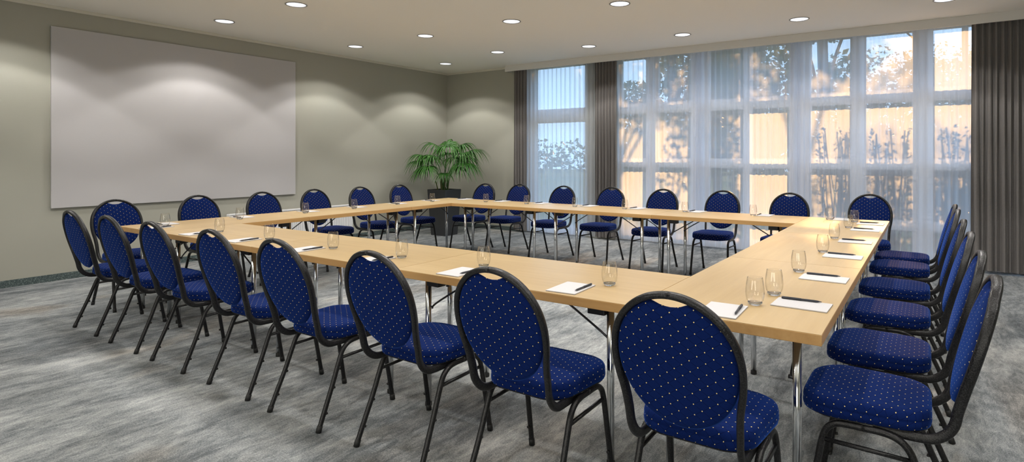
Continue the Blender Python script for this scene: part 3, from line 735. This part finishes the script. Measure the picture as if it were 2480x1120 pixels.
shrub(.30, 9.7, [(-.25, 0, .80, .36, .28, .80), (.25, 0, .8, .42, .28, .85), (.0, 0, 1.55, .45, .22, .4)], 4200, .07, 'dense bush at the right end outside, by the wide drape', 7)
shrub(-1.55, 10.6, [(0, 0, 1.0, .22, .2, .5), (.5, 0, 1.3, .25, .2, .7), (.25, 0, 1.9, .3, .2, .4)], 420, .075, 'thin leafy bush outside the panes above the far table corner', 8)
shrub(-3.55, 10.4, [(0, 0, 1.5, .3, .2, .5), (.35, 0, 2.2, .35, .2, .5)], 480, .09, 'thin leafy bush outside the panes by the middle drape', 9)
# upright sprigs right against the glass
for k, (xs, lab) in enumerate([((-1.22, -1.0, -.9), 'thin upright sprigs close to the glass, above the far table corner'), ((-.60, -.44, -.25), 'thin upright sprigs close to the glass, left of the rightmost wide post'), ((.10, .22, .36), 'thin upright sprigs close to the glass, beside the wide drape')]):
    shrub(xs[1], 9.15, [(x - xs[1], rr_, z, .07, .07, .42) for x, rr_ in zip(xs, (0, .05, -.04)) for z in (.6, 1.25, 1.8 - .1 * (x - xs[0]))], 420, .06, lab, 60 + k)
# trees at the end of the lawn
bk = [(-9.6, 21, 4.6, 1.3), (-7.7, 20.5, 5.6, 1.5), (-4.3, 20.4, 5.6, 1.3), (-2.3, 21, 5.0, 1.3), (-.2, 20.6, 4.7, 1.4), (1.8, 21, 5.0, 1.5), (-16.4, 22, 5.4, 1.3)]
for k, (x, y, h, rad) in enumerate(bk):
    o = tree(x, y, h * .8, [(0, 0, h * .58, rad, 1.0, h * .40), (.3, -.1, h * .3, rad * .95, 1.0, h * .27)], 3000, .24, 'dark green tree at the end of the lawn', seed=30 + k, tr=.14)
    o['group'] = 'trees at the end of the lawn'
tree(-6.05, 20, 7.4, [(0, 0, 5.4, .85, .9, 2.9), (0, 0, 3.0, .8, .9, 2.2)], 7500, .26, 'tallest dark tree at the end of the lawn, narrow and dense', seed=50, tr=.16)
rr = random.Random(5); hb = MB()
leaves(hb, 5200, .42, lambda: (rr.uniform(-40, 22), 36 + rr.uniform(-.8, .8), rr.uniform(.2, 2.2 + .5 * math.sin(rr.uniform(0, 6)))), rr)
tag(hb.build('hedge', 'leaf'), 'far hedge along the end of the lawn outside', 'hedge')

# ------------------------------------------------------------------ light from outside
sun = bpy.data.lights.new('sun', 'SUN'); so = bpy.data.objects.new('sun', sun); C.objects.link(so)
SX, EL = -.06, math.radians(22)
d = Vector((SX, 1, math.tan(EL))).normalized()
so.rotation_euler = d.to_track_quat('Z', 'Y').to_euler(); so.location = (0, 20, 8)
sun.energy = 9.0; sun.color = (1, .53, .19); sun.angle = math.radians(1.4)
wd = bpy.data.worlds.new('sky'); bpy.context.scene.world = wd; wd.use_nodes = True
wn = wd.node_tree; bg = wn.nodes['Background']; tc = N(wn, 'ShaderNodeTexCoord'); sp = N(wn, 'ShaderNodeSeparateXYZ'); L(wn, tc.outputs['Generated'], sp.inputs[0])
fy = M(wn, 'MULTIPLY_ADD', sp.outputs[1], .5, .5)      # sky: clear blue towards the sunset side, warm ceiling fill added on the unseen side
r = ramp(wn, fy, [(.35, (1, .93, .83)), (.6, (.46, .67, .97))]); L(wn, r.outputs['Color'], bg.inputs['Color'])
rs = ramp(wn, fy, [(.35, (1, 1, 1)), (.6, (.70, .70, .70))]); L(wn, M(wn, 'MULTIPLY', rs.outputs['Color'], 5.5), bg.inputs['Strength'])

sc = bpy.context.scene
sc.view_settings.view_transform = 'Standard'; sc.view_settings.look = 'None'; sc.view_settings.exposure = -0.3; sc.view_settings.gamma = 1; sc.view_settings.use_curve_mapping = False
sc.cycles.use_denoising = True
sc.cycles.transparent_max_bounces = 16
sc.cycles.max_bounces = 10; sc.cycles.diffuse_bounces = 6
sc.cycles.sample_clamp_indirect = 6
